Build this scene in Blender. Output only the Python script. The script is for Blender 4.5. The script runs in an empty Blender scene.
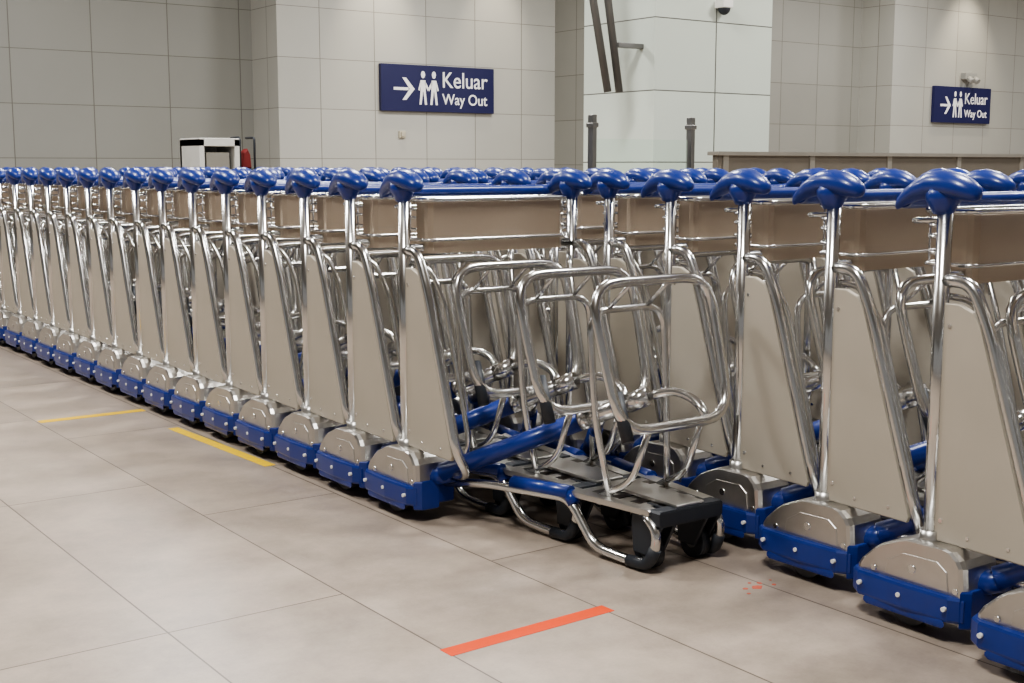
import bpy, bmesh, math, random
from mathutils import Vector, Matrix
random.seed(7)
S=bpy.context.scene
COL=S.collection
TH=math.radians(36.06)
S.view_settings.look='AgX - Medium High Contrast'

# ---------------------------------------------------------------- materials
def nt(name):
    m=bpy.data.materials.new(name); m.use_nodes=True
    t=m.node_tree; b=t.nodes['Principled BSDF']
    return m,t,b
def mat(name,col,metal=0,rough=.5,nscale=8,nvar=.08,rvar=.1,bump=0,stretch=None,coat=0):
    m,t,b=nt(name)
    N=t.nodes;L=t.links
    tc=N.new('ShaderNodeTexCoord')
    mp=N.new('ShaderNodeMapping'); L.new(tc.outputs['Object'],mp.inputs[0])
    if stretch: mp.inputs['Scale'].default_value=stretch
    n=N.new('ShaderNodeTexNoise'); n.inputs['Scale'].default_value=nscale; n.inputs['Detail'].default_value=4
    L.new(mp.outputs[0],n.inputs['Vector'])
    r=N.new('ShaderNodeMapRange'); r.inputs[3].default_value=1-nvar; r.inputs[4].default_value=1+nvar
    L.new(n.outputs[0],r.inputs[0])
    mx=N.new('ShaderNodeVectorMath'); mx.operation='SCALE'; mx.inputs[0].default_value=col
    L.new(r.outputs[0],mx.inputs['Scale']); L.new(mx.outputs[0],b.inputs['Base Color'])
    r2=N.new('ShaderNodeMapRange'); r2.inputs[3].default_value=max(.02,rough-rvar); r2.inputs[4].default_value=rough+rvar
    L.new(n.outputs[0],r2.inputs[0]); L.new(r2.outputs[0],b.inputs['Roughness'])
    b.inputs['Metallic'].default_value=metal
    b.inputs['Coat Weight'].default_value=coat
    if bump:
        bp=N.new('ShaderNodeBump'); bp.inputs['Strength'].default_value=bump; bp.inputs['Distance'].default_value=.002
        L.new(n.outputs[0],bp.inputs['Height']); L.new(bp.outputs[0],b.inputs['Normal'])
    return m
def joint(t,sock,c0,s,half):
    N=t.nodes;L=t.links
    def M(op,a,bv):
        k=N.new('ShaderNodeMath');k.operation=op
        for i,x in enumerate((a,bv)):
            if x is None: continue
            if isinstance(x,(int,float)): k.inputs[i].default_value=x
            else: L.new(x,k.inputs[i])
        return k.outputs[0]
    a=M('SUBTRACT',sock,c0); a=M('DIVIDE',a,s); f=M('FRACT',a,None)
    cell=M('FLOOR',a,None)
    d=M('ABSOLUTE',M('SUBTRACT',f,.5),None)
    return M('GREATER_THAN',d,.5-half/s),cell,M
def wall_mat(name,col,jcol,u0,su,w0,sw,z0,sz,half=.006,rough=.45):
    m,t,b=nt(name);N=t.nodes;L=t.links
    g=N.new('ShaderNodeNewGeometry')
    sp=N.new('ShaderNodeSeparateXYZ');L.new(g.outputs['Position'],sp.inputs[0])
    sn=N.new('ShaderNodeSeparateXYZ');L.new(g.outputs['Normal'],sn.inputs[0])
    jx,cx,M=joint(t,sp.outputs[0],u0,su,half)
    jy,cy,_=joint(t,sp.outputs[1],w0,sw,half)
    jz,cz,_=joint(t,sp.outputs[2],z0,sz,half*.7)
    isx=M('GREATER_THAN',M('ABSOLUTE',sn.outputs[0],None),.5)
    v=M('ADD',M('MULTIPLY',jy,isx),M('MULTIPLY',jx,M('SUBTRACT',1.0,isx)))
    j=M('MAXIMUM',v,jz)
    cc=N.new('ShaderNodeCombineXYZ');L.new(cx,cc.inputs[0]);L.new(cy,cc.inputs[1]);L.new(cz,cc.inputs[2])
    wn=N.new('ShaderNodeTexWhiteNoise');wn.noise_dimensions='3D';L.new(cc.outputs[0],wn.inputs['Vector'])
    n=N.new('ShaderNodeTexNoise');n.inputs['Scale'].default_value=1.3;n.inputs['Detail'].default_value=5
    L.new(g.outputs['Position'],n.inputs['Vector'])
    sc=M('ADD',.90,M('ADD',M('MULTIPLY',wn.outputs[0],.08),M('MULTIPLY',n.outputs[0],.12)))
    vm=N.new('ShaderNodeVectorMath');vm.operation='SCALE';vm.inputs[0].default_value=col;L.new(sc,vm.inputs['Scale'])
    mx=N.new('ShaderNodeMix');mx.data_type='RGBA';L.new(j,mx.inputs[0]);L.new(vm.outputs[0],mx.inputs[6]);mx.inputs[7].default_value=(*jcol,1)
    L.new(mx.outputs[2],b.inputs['Base Color']);b.inputs['Roughness'].default_value=rough
    return m
def floor_mat():
    m,t,b=nt('floor_tiles');N=t.nodes;L=t.links
    g=N.new('ShaderNodeNewGeometry')
    sp=N.new('ShaderNodeSeparateXYZ');L.new(g.outputs['Position'],sp.inputs[0])
    ju,cu,M=joint(t,sp.outputs[0],.545,.448,.0021)
    md=M('FLOORED_MODULO',cu,3.0)
    off=M('MULTIPLY',M('GREATER_THAN',md,1.5),.88)
    w=M('SUBTRACT',sp.outputs[1],off)
    jw,cw,_=joint(t,w,2.69,1.34,.0021)
    j=M('MAXIMUM',ju,jw)
    cc=N.new('ShaderNodeCombineXYZ');L.new(cu,cc.inputs[0]);L.new(cw,cc.inputs[1])
    wn=N.new('ShaderNodeTexWhiteNoise');wn.noise_dimensions='3D';L.new(cc.outputs[0],wn.inputs['Vector'])
    vo=N.new('ShaderNodeVectorMath');vo.operation='MULTIPLY_ADD';L.new(cc.outputs[0],vo.inputs[0]);vo.inputs[1].default_value=(7.3,3.1,0);L.new(g.outputs['Position'],vo.inputs[2])
    n=N.new('ShaderNodeTexNoise');n.inputs['Scale'].default_value=4.2;n.inputs['Detail'].default_value=10;n.inputs['Roughness'].default_value=.74
    L.new(vo.outputs[0],n.inputs['Vector'])
    n2=N.new('ShaderNodeTexNoise');n2.inputs['Scale'].default_value=130;L.new(g.outputs['Position'],n2.inputs['Vector'])
    sc=M('ADD',.26,M('ADD',M('MULTIPLY',wn.outputs[0],.09),M('MULTIPLY',n.outputs[0],1.22)))
    sc=M('ADD',sc,M('MULTIPLY',n2.outputs[0],.14))
    vm=N.new('ShaderNodeVectorMath');vm.operation='SCALE';vm.inputs[0].default_value=(.365,.303,.25);L.new(sc,vm.inputs['Scale'])
    mx=N.new('ShaderNodeMix');mx.data_type='RGBA';L.new(j,mx.inputs[0]);L.new(vm.outputs[0],mx.inputs[6]);mx.inputs[7].default_value=(.10,.08,.065,1)
    L.new(mx.outputs[2],b.inputs['Base Color'])
    r=M('ADD',.24,M('MULTIPLY',n.outputs[0],.24));L.new(r,b.inputs['Roughness'])
    return m
CH=mat('chrome_tube',(.66,.66,.65),1,.20,20,.10,.08)
CV=mat('brushed_steel_cover',(.56,.55,.53),1,.34,14,.18,.10,bump=.2)
PN=mat('steel_side_panel',(.45,.41,.345),.2,.48,5,.10,.08)
AD=mat('bronze_steel_panel',(.42,.345,.27),.6,.34,4,.14,.08)
BL=mat('blue_plastic',(.008,.030,.205),0,.33,25,.15,.08,coat=.2)
BK=mat('black_rubber',(.022,.026,.034),0,.5,20,.2,.1)
GR=mat('grey_wheel',(.12,.12,.12),0,.5,20,.2,.1)
WH=mat('white_plastic',(.75,.75,.72),0,.5,20,.04,.05)
TM=[CH,CV,PN,AD,BL,BK,GR,WH]; iCH,iCV,iPN,iAD,iBL,iBK,iGR,iWH=range(8)

# ---------------------------------------------------------------- mesh helpers
def fillet(pts,rad,closed=False,seg=5):
    P=[Vector(p) for p in pts];n=len(P);out=[]
    for i in range(n):
        if not closed and i in(0,n-1): out.append(P[i]);continue
        a=P[i-1];b=P[i];c=P[(i+1)%n]
        r=min(rad,(a-b).length*.48,(c-b).length*.48)
        p0=b+(a-b).normalized()*r;p1=b+(c-b).normalized()*r
        for k in range(seg+1):
            s=k/seg;out.append(p0*(1-s)**2+b*2*s*(1-s)+p1*s*s)
    res=[]
    for p in out:
        if not res or (p-res[-1]).length>1e-4: res.append(p)
    return res
def tube(bm,pts,r,mi,n=10,rad=.03,closed=False,sx=1.0):
    P=fillet(pts,rad,closed) if len(pts)>2 else [Vector(p) for p in pts]
    m=len(P);rings=[]
    T=[]
    for i in range(m):
        if closed: t=P[(i+1)%m]-P[i-1]
        else: t=P[min(i+1,m-1)]-P[max(i-1,0)]
        T.append(t.normalized())
    up=Vector((0,0,1)) if abs(T[0].z)<.9 else Vector((0,1,0))
    nrm=(up-T[0]*up.dot(T[0])).normalized()
    for i in range(m):
        nrm=(nrm-T[i]*nrm.dot(T[i])).normalized()
        bn=T[i].cross(nrm)
        rr=r[i] if isinstance(r,list) else r
        rings.append([bm.verts.new(P[i]+nrm*math.cos(2*math.pi*k/n)*rr*sx+bn*math.sin(2*math.pi*k/n)*rr) for k in range(n)])
    for i in range(m if closed else m-1):
        A=rings[i];B=rings[(i+1)%m]
        for k in range(n):
            f=bm.faces.new((A[k],A[(k+1)%n],B[(k+1)%n],B[k]));f.material_index=mi;f.smooth=True
    if not closed:
        for R in(rings[0][::-1],rings[-1]):
            f=bm.faces.new(R);f.material_index=mi
def cyl(bm,a,b,r,mi,n=16): tube(bm,[a,b],r,mi,n)
def prism(bm,poly,conv,t0,t1,mi,ch=.004,k=.96,smooth=False):
    """poly 2D, conv(p,t)->Vector ; chamfered extrusion"""
    cx=sum(p[0] for p in poly)/len(poly);cy=sum(p[1] for p in poly)/len(poly)
    def sc(s): return[(cx+(p[0]-cx)*s,cy+(p[1]-cy)*s) for p in poly]
    lay=[(t0,sc(k)),(t0+ch,poly),(t1-ch,poly),(t1,sc(k))]
    if ch>.01: lay=[(t0,sc(k)),(t0+ch*.28,sc(k+(1-k)*.62)),(t0+ch,poly),(t1-ch,poly),(t1-ch*.28,sc(k+(1-k)*.62)),(t1,sc(k))]
    R=[[bm.verts.new(conv(p,t)) for p in q] for t,q in lay]
    n=len(poly)
    for i in range(len(R)-1):
        for j in range(n):
            f=bm.faces.new((R[i][j],R[i][(j+1)%n],R[i+1][(j+1)%n],R[i+1][j]));f.material_index=mi;f.smooth=smooth
    for q in(R[0][::-1],R[-1]):
        f=bm.faces.new(q);f.material_index=mi
def box(bm,a,b,mi,ch=None):
    x0,y0,z0=a;x1,y1,z1=b
    c=ch if ch is not None else min(x1-x0,y1-y0,z1-z0)*.12
    m=max(x1-x0,y1-y0)
    prism(bm,[(x0,y0),(x1,y0),(x1,y1),(x0,y1)],lambda p,t:Vector((p[0],p[1],t)),z0,z1,mi,c,1-2*c/m if m>0 else .9)
def finish(bm,name,mats,loc=(0,0,0),rot=0):
    bmesh.ops.recalc_face_normals(bm,faces=bm.faces)
    me=bpy.data.meshes.new(name);bm.to_mesh(me);bm.free()
    for m in mats: me.materials.append(m)
    o=bpy.data.objects.new(name,me);COL.objects.link(o);o.location=loc;o.rotation_euler=(0,0,rot)
    return o

# ---------------------------------------------------------------- trolley
W=.637
def V(d,l,z): return Vector((l,-d,z))
def loft(bm,rings,mi):
    n=len(rings[0])
    for i in range(len(rings)-1):
        for k in range(n):
            f=bm.faces.new((rings[i][k],rings[i][(k+1)%n],rings[i+1][(k+1)%n],rings[i+1][k]));f.material_index=mi;f.smooth=True
    for R in(rings[0][::-1],rings[-1]):
        f=bm.faces.new(R);f.material_index=mi;f.smooth=True
def trolley_mesh():
    bm=bmesh.new()
    for side in(0,1):
        def X(d,l,z): return V(d,l if side==0 else W-l,z)
        # post
        cyl(bm,X(0,0,.14),X(0,0,.985),.0175,iCH,14)
        # side panel
        poly=[(.012,.212),(.252,.208),(.258,.222),(.105,.705),(.085,.735),(.05,.75),(.012,.75)]
        prism(bm,poly,lambda p,t:X(p[0],t,p[1]),-.007,.007,iPN,.002,.99)
        for dz in(.26,.70):
            for l in(-.009,.009): cyl(bm,X(.03,l,dz),X(.03,l*.5,dz),.005,iCH,8)
        for dd,zz in((.20,.235),(.10,.235)): cyl(bm,X(dd,-.009,zz),X(dd,-.004,zz),.004,iCH,8)
        # sloping tube in front of panel, returning to base
        tube(bm,[X(.0,0,.80),X(.075,0,.80),X(.125,0,.70),X(.274,0,.235),X(.262,.05,.16),X(.10,.055,.13)],.015,iCH,12,.06)
        # second inner parallel tube
        tube(bm,[X(.0,.012,.765),X(.05,.05,.755),X(.10,.075,.66),X(.215,.085,.24),X(.18,.08,.15)],.008,iCH,8,.05)
        # steel wheel cover (folded pressing)
        poly=[(-.170,.098),(-.168,.118),(-.158,.134),(-.122,.168),(-.105,.180),(-.05,.204),(-.03,.210),(.075,.212),(.092,.208),(.112,.192),(.122,.175),(.129,.098)]
        prism(bm,poly,lambda p,t:X(p[0],t,p[1]),-.046,.085,iCV,.015,.90,False)
        prism(bm,[(-.085,.116),(-.078,.150),(-.035,.176),(.055,.178),(.080,.160),(.086,.116)],lambda p,t:X(p[0],t,p[1]),-.0485,-.040,iCV,.0015,.98)
        cyl(bm,X(-.115,-.050,.122),X(-.115,-.03,.122),.007,iCH,8)
        cyl(bm,X(.103,-.048,.122),X(.103,-.03,.122),.007,iCH,8)
        cyl(bm,X(-.01,-.051,.145),X(-.01,-.03,.145),.010,iCH,10)
        cyl(bm,X(.0,0,.19),X(.0,0,.232),.024,iCV,14)
        # blue bumper
        poly=[(-.185,.085),(-.188,.0),(-.178,-.042),(-.15,-.062),(-.02,-.068),(.095,-.062),(.125,-.045),(.132,.0),(.13,.085)]
        prism(bm,poly,lambda p,t:X(p[0],p[1],t),.052,.110,iBL,.006,.97)
        poly=[(-.13,-.063),(.09,-.063),(.05,-.03),(-.10,-.03)]
        prism(bm,poly,lambda p,t:X(p[0],p[1],t),.036,.056,iBL,.006,.93)
        # upright lip at the bumper ends
        prism(bm,[(.118,-.050),(.134,-.030),(.134,.03),(.118,.03)],lambda p,t:X(p[0],p[1],t),.040,.126,iBL,.004,.9)
        for dd in(-.14,-.03,.09):
            cyl(bm,X(dd,-.071,.083),X(dd,-.06,.083),.0055,iWH,8)
        # rear wheel
        cyl(bm,X(-.035,-.022,.056),X(-.035,.022,.056),.056,iGR,24)
        cyl(bm,X(-.035,-.026,.056),X(-.035,.026,.056),.028,iCV,16)
        # blue hinge block between base and platform arm
        tube(bm,[X(.10,.02,.125),X(.17,.055,.15)],.028,iBL,10)
        # lower chassis rail, skid and nose
        tube(bm,[X(.08,.05,.105),X(.30,.10,.135),X(.585,.165,.145),X(.675,.18,.028),X(.80,.195,.018),X(.885,.20,.03),X(.90,.205,.115),X(.84,.21,.150)],.0135,iCH,10,.04)
        tube(bm,[X(.38,.125,.152),X(.585,.170,.158)],.0215,iBL,10)
        tube(bm,[X(.575,.167,.158),X(.60,.17,.13)],.018,iBL,10)
        # rubber toe of skid
        tube(bm,[X(.80,.195,.018),X(.872,.199,.022),X(.893,.203,.07)],.0165,iBK,10,.03)
        # platform side strip
        box_pts=[(.50,.155),(.52,.20),(.87,.235),(.87,.20)]
        prism(bm,box_pts,lambda p,t:X(p[0],p[1],t),.150,.166,iCV,.003,.97)
        # front wheel in black fork
        cyl(bm,X(.835,.222,.045),X(.835,.250,.045),.045,iBK,20)
        cyl(bm,X(.835,.219,.045),X(.835,.253,.045),.018,iGR,12)
        poly=[(.80,.04),(.86,.04),(.905,.125),(.89,.165),(.80,.165),(.79,.12)]
        for l in(.209,.255):
            prism(bm,poly,lambda p,t:X(p[0],t,p[1]),l,l+.011,iBK,.002,.96)
        # strut from platform to front loop
        tube(bm,[X(.66,.21,.16),X(.78,.22,.22),X(.838,.225,.37)],.0095,iCH,8,.05)
        # small wires near handle
        for z in(.915,.89,.855):
            tube(bm,[X(0,.01,z),X(-.055,.015,z+.005),X(-.07,.06,z+.005),X(.02,.085,z)],.0045,iCH,6,.02)
        # handle grip: flattened bulb, rear end running into the push bar
        secs=[(-.126,.962,.010,.011),(-.121,.967,.014,.014),(-.100,.983,.021,.020),(-.070,.998,.029,.026),(-.035,1.008,.037,.030),(.0,1.009,.040,.032),(.032,1.005,.040,.030),(.058,.998,.033,.025),(.076,.992,.022,.018),(.084,.989,.010,.009)]
        loft(bm,[[bm.verts.new(X(d,math.cos(2*math.pi*k/16)*rl,z+math.sin(2*math.pi*k/16)*rz)) for k in range(16)] for d,z,rl,rz in secs],iBL)
        secs=[(.944,.0195),(.956,.025),(.975,.035),(1.0,.038)]
        loft(bm,[[bm.verts.new(X(math.cos(2*math.pi*k/14)*r*1.15-.006,math.sin(2*math.pi*k/14)*r,z)) for k in range(14)] for z,r in secs],iBL)
    # lifted platform arms (Y shape)
    A=V(.15,.03,.150);B=V(.645,.40,.415)
    tube(bm,[A,A.lerp(B,.70)],.028,iBL,14)
    tube(bm,[A.lerp(B,.66),B],.0245,iCH,14)
    tube(bm,[A.lerp(B,.68),A.lerp(B,.72)],.0290,iCH,14)
    tube(bm,[A.lerp(B,.90),A.lerp(B,1.0)],.0275,iCH,14)
    A2=V(.15,W-.045,.145);B2=A.lerp(B,.78)
    tube(bm,[A2,A2.lerp(B2,.6)],.0225,iBL,12)
    tube(bm,[A2.lerp(B2,.58),B2],.0185,iCH,12)
    tube(bm,[A.lerp(B,.97),V(.70,.44,.435),V(.77,.46,.415),V(.835,.44,.378)],.0125,iCH,10,.04)
    # push bar
    tube(bm,[V(-.110,0,.974),V(-.128,.025,.970),V(-.128,.10,.970),V(-.128,W-.10,.970),V(-.128,W-.025,.970),V(-.110,W,.974)],.0175,iBL,12,.03)
    # thin brake bar below
    tube(bm,[V(-.02,.02,.93),V(-.118,.035,.925),V(-.118,W-.035,.925),V(-.02,W-.02,.93)],.0065,iCH,8,.03)
    # basket rims
    for z,r in((.950,.007),(.83,.005)):
        tube(bm,[V(.045,.05,z),V(.045,W-.05,z),V(-.095,W-.05,z),V(-.095,.05,z)],r,iCH,8,.035,closed=True)
    for i in range(9):
        l=.08+i*(W-.16)/8
        tube(bm,[V(-.095,l,.950),V(-.095,l,.83),V(.02,l,.83)],.003,iCH,5,.01)
    # cross tube and advert panel with rounded returned ends
    tube(bm,[V(0,0,.805),V(0,W,.805)],.013,iCH,10)
    pl=[(-.03,.062),(.015,.062),(.028,.067),(.036,.080),(.036,W-.080),(.028,W-.067),(.015,W-.062),(-.03,W-.062),(-.03,W-.068),(.013,W-.068),(.022,W-.072),(.028,W-.084),(.028,.084),(.022,.072),(.013,.068),(-.03,.068)]
    R=[[bm.verts.new(V(p[0],p[1],z)) for p in pl] for z in(.79,.942)]
    n=len(pl)
    for j in range(n):
        f=bm.faces.new((R[0][j],R[0][(j+1)%n],R[1][(j+1)%n],R[1][j]));f.material_index=iAD
    for q in(R[0][::-1],R[1]):
        f=bm.faces.new(q);f.material_index=iAD
    # platform slats, black nose bracket
    for d in(.53,.60,.67,.74,.81):
        k=.155+(d-.5)*.13
        box(bm,(k+.01,-d-.017,.153),(W-k-.01,-d+.017,.163),iCV,.002)
    box(bm,(.205,-.905,.125),(W-.205,-.865,.168),iBK,.006)
    box(bm,(.27,-.90,.168),(W-.27,-.60,.176),iCV,.002)
    # front loop (closed, leaning back at the top)
    tube(bm,[V(.735,.108,.748),V(.735,W-.108,.748),V(.79,W-.112,.56),V(.845,W-.125,.375),V(.845,.125,.375),V(.79,.112,.56)],.0140,iCH,12,.10,closed=True)
    # inner basket hoop, standing on the platform behind the loop
    tube(bm,[V(.70,.215,.16),V(.665,.190,.36),V(.64,.185,.665),V(.64,W-.185,.665),V(.665,W-.190,.36),V(.70,W-.215,.16)],.010,iCH,10,.07)
    tube(bm,[V(.64,.25,.665),V(.738,.25,.748)],.006,iCH,8)
    tube(bm,[V(.64,W-.25,.665),V(.738,W-.25,.748)],.006,iCH,8)
    # dark rubber stop
    tube(bm,[V(.80,.145,.47),V(.86,.135,.352)],.017,iBK,10)
    bmesh.ops.recalc_face_normals(bm,faces=bm.faces)
    me=bpy.data.meshes.new('luggage_trolley');bm.to_mesh(me);bm.free()
    for m in TM: me.materials.append(m)
    return me
TME=trolley_mesh()
def put(u,w,rot=0):
    o=bpy.data.objects.new('luggage_trolley',TME);COL.objects.link(o);o.location=(u,w,0);o.rotation_euler=(0,0,rot)
for i in range(26):
    put(1.961+random.uniform(-.004,.004),3.235+.323*i,0)
for k in range(-2,22):
    kk=min(k,6)
    u=2.487+.074*kk
    put(u,2.069+.370*k,math.radians(random.uniform(-.6,.6)) if k>-2 else 0)
for k in range(24):
    put(3.80+random.uniform(-.02,.02),2.35+.36*k,0)

# ---------------------------------------------------------------- room
def solid(name,a,b,m):
    bm=bmesh.new();box(bm,a,b,0,0.0005);return finish(bm,name,[m])
fl=solid('floor',(-14,-8,-.1),(34,17,0),floor_mat())
wl=wall_mat('wall_panel_grey',(.25,.25,.23),(.12,.115,.10),4.18,.965,15,.8,1.78,.64)
wc=wall_mat('wall_panel_beige',(.43,.428,.395),(.21,.20,.18),7.85,.81,15.3,.8,1.78,.64)
wr=wall_mat('wall_panel_taupe',(.26,.257,.232),(.13,.12,.105),12.0,.85,14.5,.8,1.70,.64)
wf=wall_mat('wall_panel_light',(.38,.378,.345),(.19,.18,.16),17.3,.85,13.6,.8,1.70,.64)
pc=wall_mat('pillar_panel_white',(.56,.61,.55),(.12,.12,.11),8.33,2.2,9.8,2.2,1.70,.62,.007,.3)
CZ=4.6
solid('wall_left',(-14,15.75,0),(7.25,16.4,CZ),wl)
solid('wall_back',(7.25,15,0),(11.7,16.4,CZ),wc)
solid('wall_right',(11.7,13.95,0),(17.3,16.4,CZ),wr)
solid('wall_far_right',(17.3,13.3,0),(34,16.4,CZ),wf)
solid('pillar',(7.59,8.33,0),(9.05,9.29,CZ),pc)
cm=mat('ceiling_paint',(.42,.41,.39),0,.8,3,.04,.05)
solid('ceiling',(-14,-8,CZ),(34,17,CZ+.1),cm)

# barrier
bm=bmesh.new()
box(bm,(7.25,7.2,.04),(13.5,7.26,1.13),0,.004)
box(bm,(7.22,7.17,1.13),(13.53,7.29,1.16),1,.004)
for i in range(7): box(bm,(7.3+i*1.02,7.19,0),(7.36+i*1.02,7.2,1.13),1,.002)
finish(bm,'metal_barrier',[mat('barrier_bronze',(.20,.18,.15),.5,.4),mat('barrier_rim',(.36,.34,.30),.6,.35)])

# converts a horizontal bearing measured in the photograph to a u position on a wall at depth w
def uw(px,w): return math.tan(TH+math.atan((px-512)/1280))*w
# glass gate posts
gm,t,b=nt('clear_glass');b.inputs['Transmission Weight'].default_value=1;b.inputs['Roughness'].default_value=.02;b.inputs['IOR'].default_value=1.1;b.inputs['Base Color'].default_value=(.9,.97,.94,1)
bm=bmesh.new()
for u in(uw(592,6.3),uw(690,6.3)):
    box(bm,(u-.016,6.275,0),(u+.016,6.325,1.37),0,.004)
    box(bm,(u-.022,6.265,1.29),(u+.022,6.335,1.32),0,.004)
    box(bm,(u-.08,6.2,0),(u+.08,6.4,.015),0,.003)
u0=uw(592,6.3);u1=uw(690,6.3)
box(bm,(u0+.03,6.295,.15),(u1-.03,6.305,1.22),1,.001)
finish(bm,'glass_barrier',[mat('post_dark_steel',(.25,.25,.24),.9,.35),gm])

# signs
SB=mat('sign_navy',(.010,.011,.070),0,.45,10,.05,.05)
SW=mat('sign_white',(.85,.85,.85),0,.5,10,.02,.02)
def sign(u0,u1,w,z0,z1):
    Wd=u1-u0;H=z1-z0
    e=bpy.data.objects.new('way_out_sign',None);COL.objects.link(e);e.location=(u0,w,z0)
    def child(bm,name,ms):
        o=finish(bm,name,ms);o.parent=e;return o
    bm=bmesh.new();box(bm,(0,-.06,0),(Wd,-.005,H),0,.006);child(bm,'board',[SB])
    s=Wd/1.9
    def P(pts): # flat plate polygons
        R0=[bm.verts.new((x*s,-.064,z*H)) for x,z in pts];R1=[bm.verts.new((x*s,-.0605,z*H)) for x,z in pts]
        bm.faces.new(R0);bm.faces.new(R1[::-1])
        for i in range(len(pts)):
            j=(i+1)%len(pts);bm.faces.new((R0[i],R1[i],R1[j],R0[j]))
    bm=bmesh.new()
    P([(.20,.45),(.44,.45),(.44,.51),(.20,.51)])
    P([(.34,.72),(.40,.72),(.54,.48),(.46,.48)]);P([(.46,.48),(.54,.48),(.40,.24),(.34,.24)])
    child(bm,'arrow',[SW])
    bm=bmesh.new()
    for cx,m in((.68,1),(.86,-1)):
        P([(cx+.034*math.cos(a*math.pi/5),.80+.080*math.sin(a*math.pi/5)) for a in range(10)])
        P([(cx-.040,.68),(cx+.040,.68),(cx+.042,.43),(cx-.045,.43)])
        P([(cx-.045,.43),(cx-.005,.43),(cx-.028,.15),(cx-.062,.15)])
        P([(cx+.005,.43),(cx+.042,.43),(cx+.062,.15),(cx+.028,.15)])
        P([(cx+m*.032,.67),(cx+m*.095,.50),(cx+m*.08,.44),(cx+m*.028,.58)])
        P([(cx-m*.040,.68),(cx-m*.08,.47),(cx-m*.06,.45),(cx-m*.036,.60)])
    child(bm,'people_pictogram',[SW])
    for txt,x,z,sz in(('Keluar',.99,.54,.30),('Way Out',1.0,.17,.205)):
        c=bpy.data.curves.new('text_'+txt.lower().replace(' ','_'),'FONT');c.body=txt;c.size=sz*s*1.05;c.extrude=.002;c.offset=.002*s
        c.materials.append(SW)
        o=bpy.data.objects.new(c.name,c);COL.objects.link(o);o.parent=e
        o.location=(x*s,-.0625,z*H);o.rotation_euler=(math.pi/2,0,0);o.scale=(.94,1,1)
sign(8.72,10.56,15,1.78,2.40)
sign(18.36,19.95,13.3,1.77,2.37)

# slanted steel struts beside pillar, bracketed to it and running up to the ceiling
bm=bmesh.new()
sm=mat('strut_grey',(.17,.17,.165),.4,.45)
for i in(0,1):
    ww=8.50
    b_=Vector((uw(607+i*10,ww),ww-.02*i,1.68));a=Vector((uw(588+i*14,ww),ww-.02*i,2.62))
    dirv=(a-b_).normalized();a=b_+dirv*2.97
    tube(bm,[b_,a],.044,0,4)
box(bm,(7.30,8.47,2.06),(7.595,8.53,2.10),0,.005)
finish(bm,'steel_strut',[sm])

# cctv camera on pillar
bm=bmesh.new()
u=uw(716,8.33)
box(bm,(u-.06,8.22,2.44),(u+.06,8.335,2.51),0,.005)
rings=[]
for j in range(7):
    a=j/6*math.pi/2
    rings.append([bm.verts.new((u+.055*math.cos(a)*math.cos(k*math.pi/8),8.27+.055*math.cos(a)*math.sin(k*math.pi/8),2.44-.06*math.sin(a)-.0)) for k in range(16)])
for j in range(6):
    for k in range(16):
        f=bm.faces.new((rings[j][k],rings[j][(k+1)%16],rings[j+1][(k+1)%16],rings[j+1][k]));f.material_index=1
finish(bm,'cctv_camera',[WH,BK])
# emergency light & switch
u=uw(962,13.3)
bm=bmesh.new();box(bm,(u-.16,13.2,2.50),(u+.16,13.3,2.62),0,.01)
cyl(bm,(u-.08,13.12,2.46),(u-.08,13.2,2.52),.05,0);cyl(bm,(u+.08,13.12,2.46),(u+.08,13.2,2.52),.05,0)
finish(bm,'emergency_light',[mat('lamp_housing_grey',(.30,.30,.28),0,.5)])
u=uw(402,15)
bm=bmesh.new();box(bm,(u-.05,14.97,1.42),(u+.05,15,1.52),0,.01);box(bm,(u-.025,14.95,1.44),(u+.025,14.97,1.50),0,.004)
finish(bm,'wall_switch',[mat('switch_cream',(.45,.42,.34),0,.5)])

# white cabinet + cleaning cart behind the row
bm=bmesh.new()
x0,x1=uw(200,12),uw(240,12)
CW=mat('cabinet_white',(.58,.58,.55),0,.5)
for a,b_,mi in(((x0,12,0),(x0+.05,12.5,1.31),0),((x1-.05,12,0),(x1,12.5,1.31),0),((x0,12,1.24),(x1,12.5,1.32),0),((x0,12,.62),(x1,12.5,.66),0),((x0,12.46,0),(x1,12.5,1.31),0),((x0+.09,12.05,.66),(x1-.09,12.3,1.18),1)):
    box(bm,a,b_,mi,.004)
finish(bm,'white_cabinet',[CW,mat('cabinet_inside',(.30,.29,.26),0,.6)])
bm=bmesh.new();u=uw(251,12)
box(bm,(u-.10,12.0,.12),(u+.12,12.4,1.02),0,.03)
for a in(-.07,.09):
    tube(bm,[(u+a,12.1,1.0),(u+a,12.1,1.33),(u+a,12.3,1.33)],.012,0,8)
    cyl(bm,(u+a-.02,12.08,.06),(u+a+.02,12.08,.06),.06,0)
    cyl(bm,(u+a-.02,12.34,.06),(u+a+.02,12.34,.06),.06,0)
prism(bm,[(u-.04,1.02),(u+.07,1.02),(u+.06,1.16),(u+.03,1.22),(u-.01,1.18)],lambda p,t:Vector((p[0],t,p[1])),12.13,12.25,1,.02,.85)
finish(bm,'cleaning_cart',[BK,mat('red_cloth',(.16,.012,.012),0,.7)])

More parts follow.
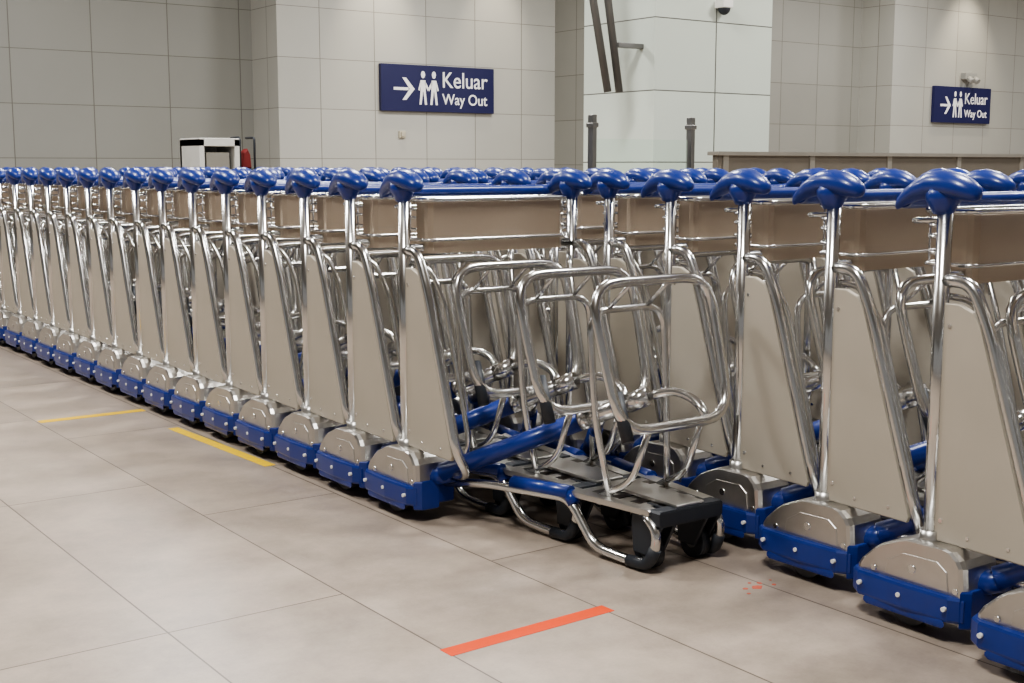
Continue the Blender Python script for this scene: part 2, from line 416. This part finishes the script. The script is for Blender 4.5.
# tapes
def tape(name,u0,w0,u1,w1,half,col):
    bm=bmesh.new();a=Vector((u0,w0));b_=Vector((u1,w1));d=(b_-a).normalized();n=Vector((-d.y,d.x))*half
    pts=[a-n,b_-n,b_+n,a+n]
    prism(bm,[(p.x,p.y) for p in pts],lambda p,t:Vector((p[0],p[1],t)),0,.0008,0,.0001,1)
    finish(bm,name,[mat(name+'_mat',col,0,.6,30,.12,.05)])
tape('orange_floor_tape',1.436,2.217,1.905,2.225,.023,(.68,.060,.005))
tape('yellow_floor_tape',1.448,5.31,1.891,5.31,.026,(.78,.50,.004))
tape('yellow_floor_tape',1.85,4.865,1.885,4.04,.021,(.80,.53,.003))
bm=bmesh.new()
for dx,dy,r in((0,0,.014),(.03,.02,.008),(-.03,.01,.007),(.05,-.01,.006),(.01,.035,.005),(-.05,-.02,.005),(.07,.02,.004)):
    prism(bm,[(2.305+dx+r*math.cos(a*.8)*random.uniform(.6,1.4),2.12+dy+r*math.sin(a*.8)) for a in range(8)],lambda p,t:Vector((p[0],p[1],t)),0,.0006,0,.0001,1)
finish(bm,'red_floor_scrap',[mat('red_scrap',(.45,.10,.06),0,.6)])

# ---------------------------------------------------------------- lights
def area(name,loc,sx,sy,p,col=(1,.985,.955),rot=(0,0,0)):
    l=bpy.data.lights.new(name,'AREA');l.shape='RECTANGLE';l.size=sx;l.size_y=sy;l.energy=p;l.color=col
    o=bpy.data.objects.new(name,l);COL.objects.link(o);o.location=loc;o.rotation_euler=rot
for i,(u,w) in enumerate([(0,1),(0,6),(4.5,2),(4.5,7),(4.5,11.5),(9,2.0),(10,5.5),(10,11.5),(16,6),(16,11),(0,11.5),(21,9)]):
    area('ceiling_lamp',(u,w,CZ-.03),1.2,.7,218)
def spot(loc,tgt,p,ang=50):
    l=bpy.data.lights.new('downlight','SPOT');l.energy=p;l.spot_size=math.radians(ang);l.spot_blend=1;l.color=(1,.88,.70);l.shadow_soft_size=.08
    o=bpy.data.objects.new('downlight',l);COL.objects.link(o);o.location=loc
    o.rotation_euler=(Vector(tgt)-Vector(loc)).to_track_quat('-Z','Y').to_euler()
spot((8.7,14.3,4.5),(8.7,15,2.7),240);spot((10.6,14.3,4.5),(10.6,15,2.7),150)
spot((19.2,12.5,4.5),(19.2,13.3,2.4),220,70)
wd=bpy.data.worlds.new('world');S.world=wd;wd.use_nodes=True
wd.node_tree.nodes['Background'].inputs[0].default_value=(1,.98,.96,1);wd.node_tree.nodes['Background'].inputs[1].default_value=.28

# ---------------------------------------------------------------- camera
c=bpy.data.cameras.new('camera');c.sensor_width=36;c.lens=1268/1024*36;c.clip_start=.05
co=bpy.data.objects.new('camera',c);COL.objects.link(co);co.location=(0,0,1.05)
co.rotation_euler=(math.radians(90-7.9),0,-TH);S.camera=co
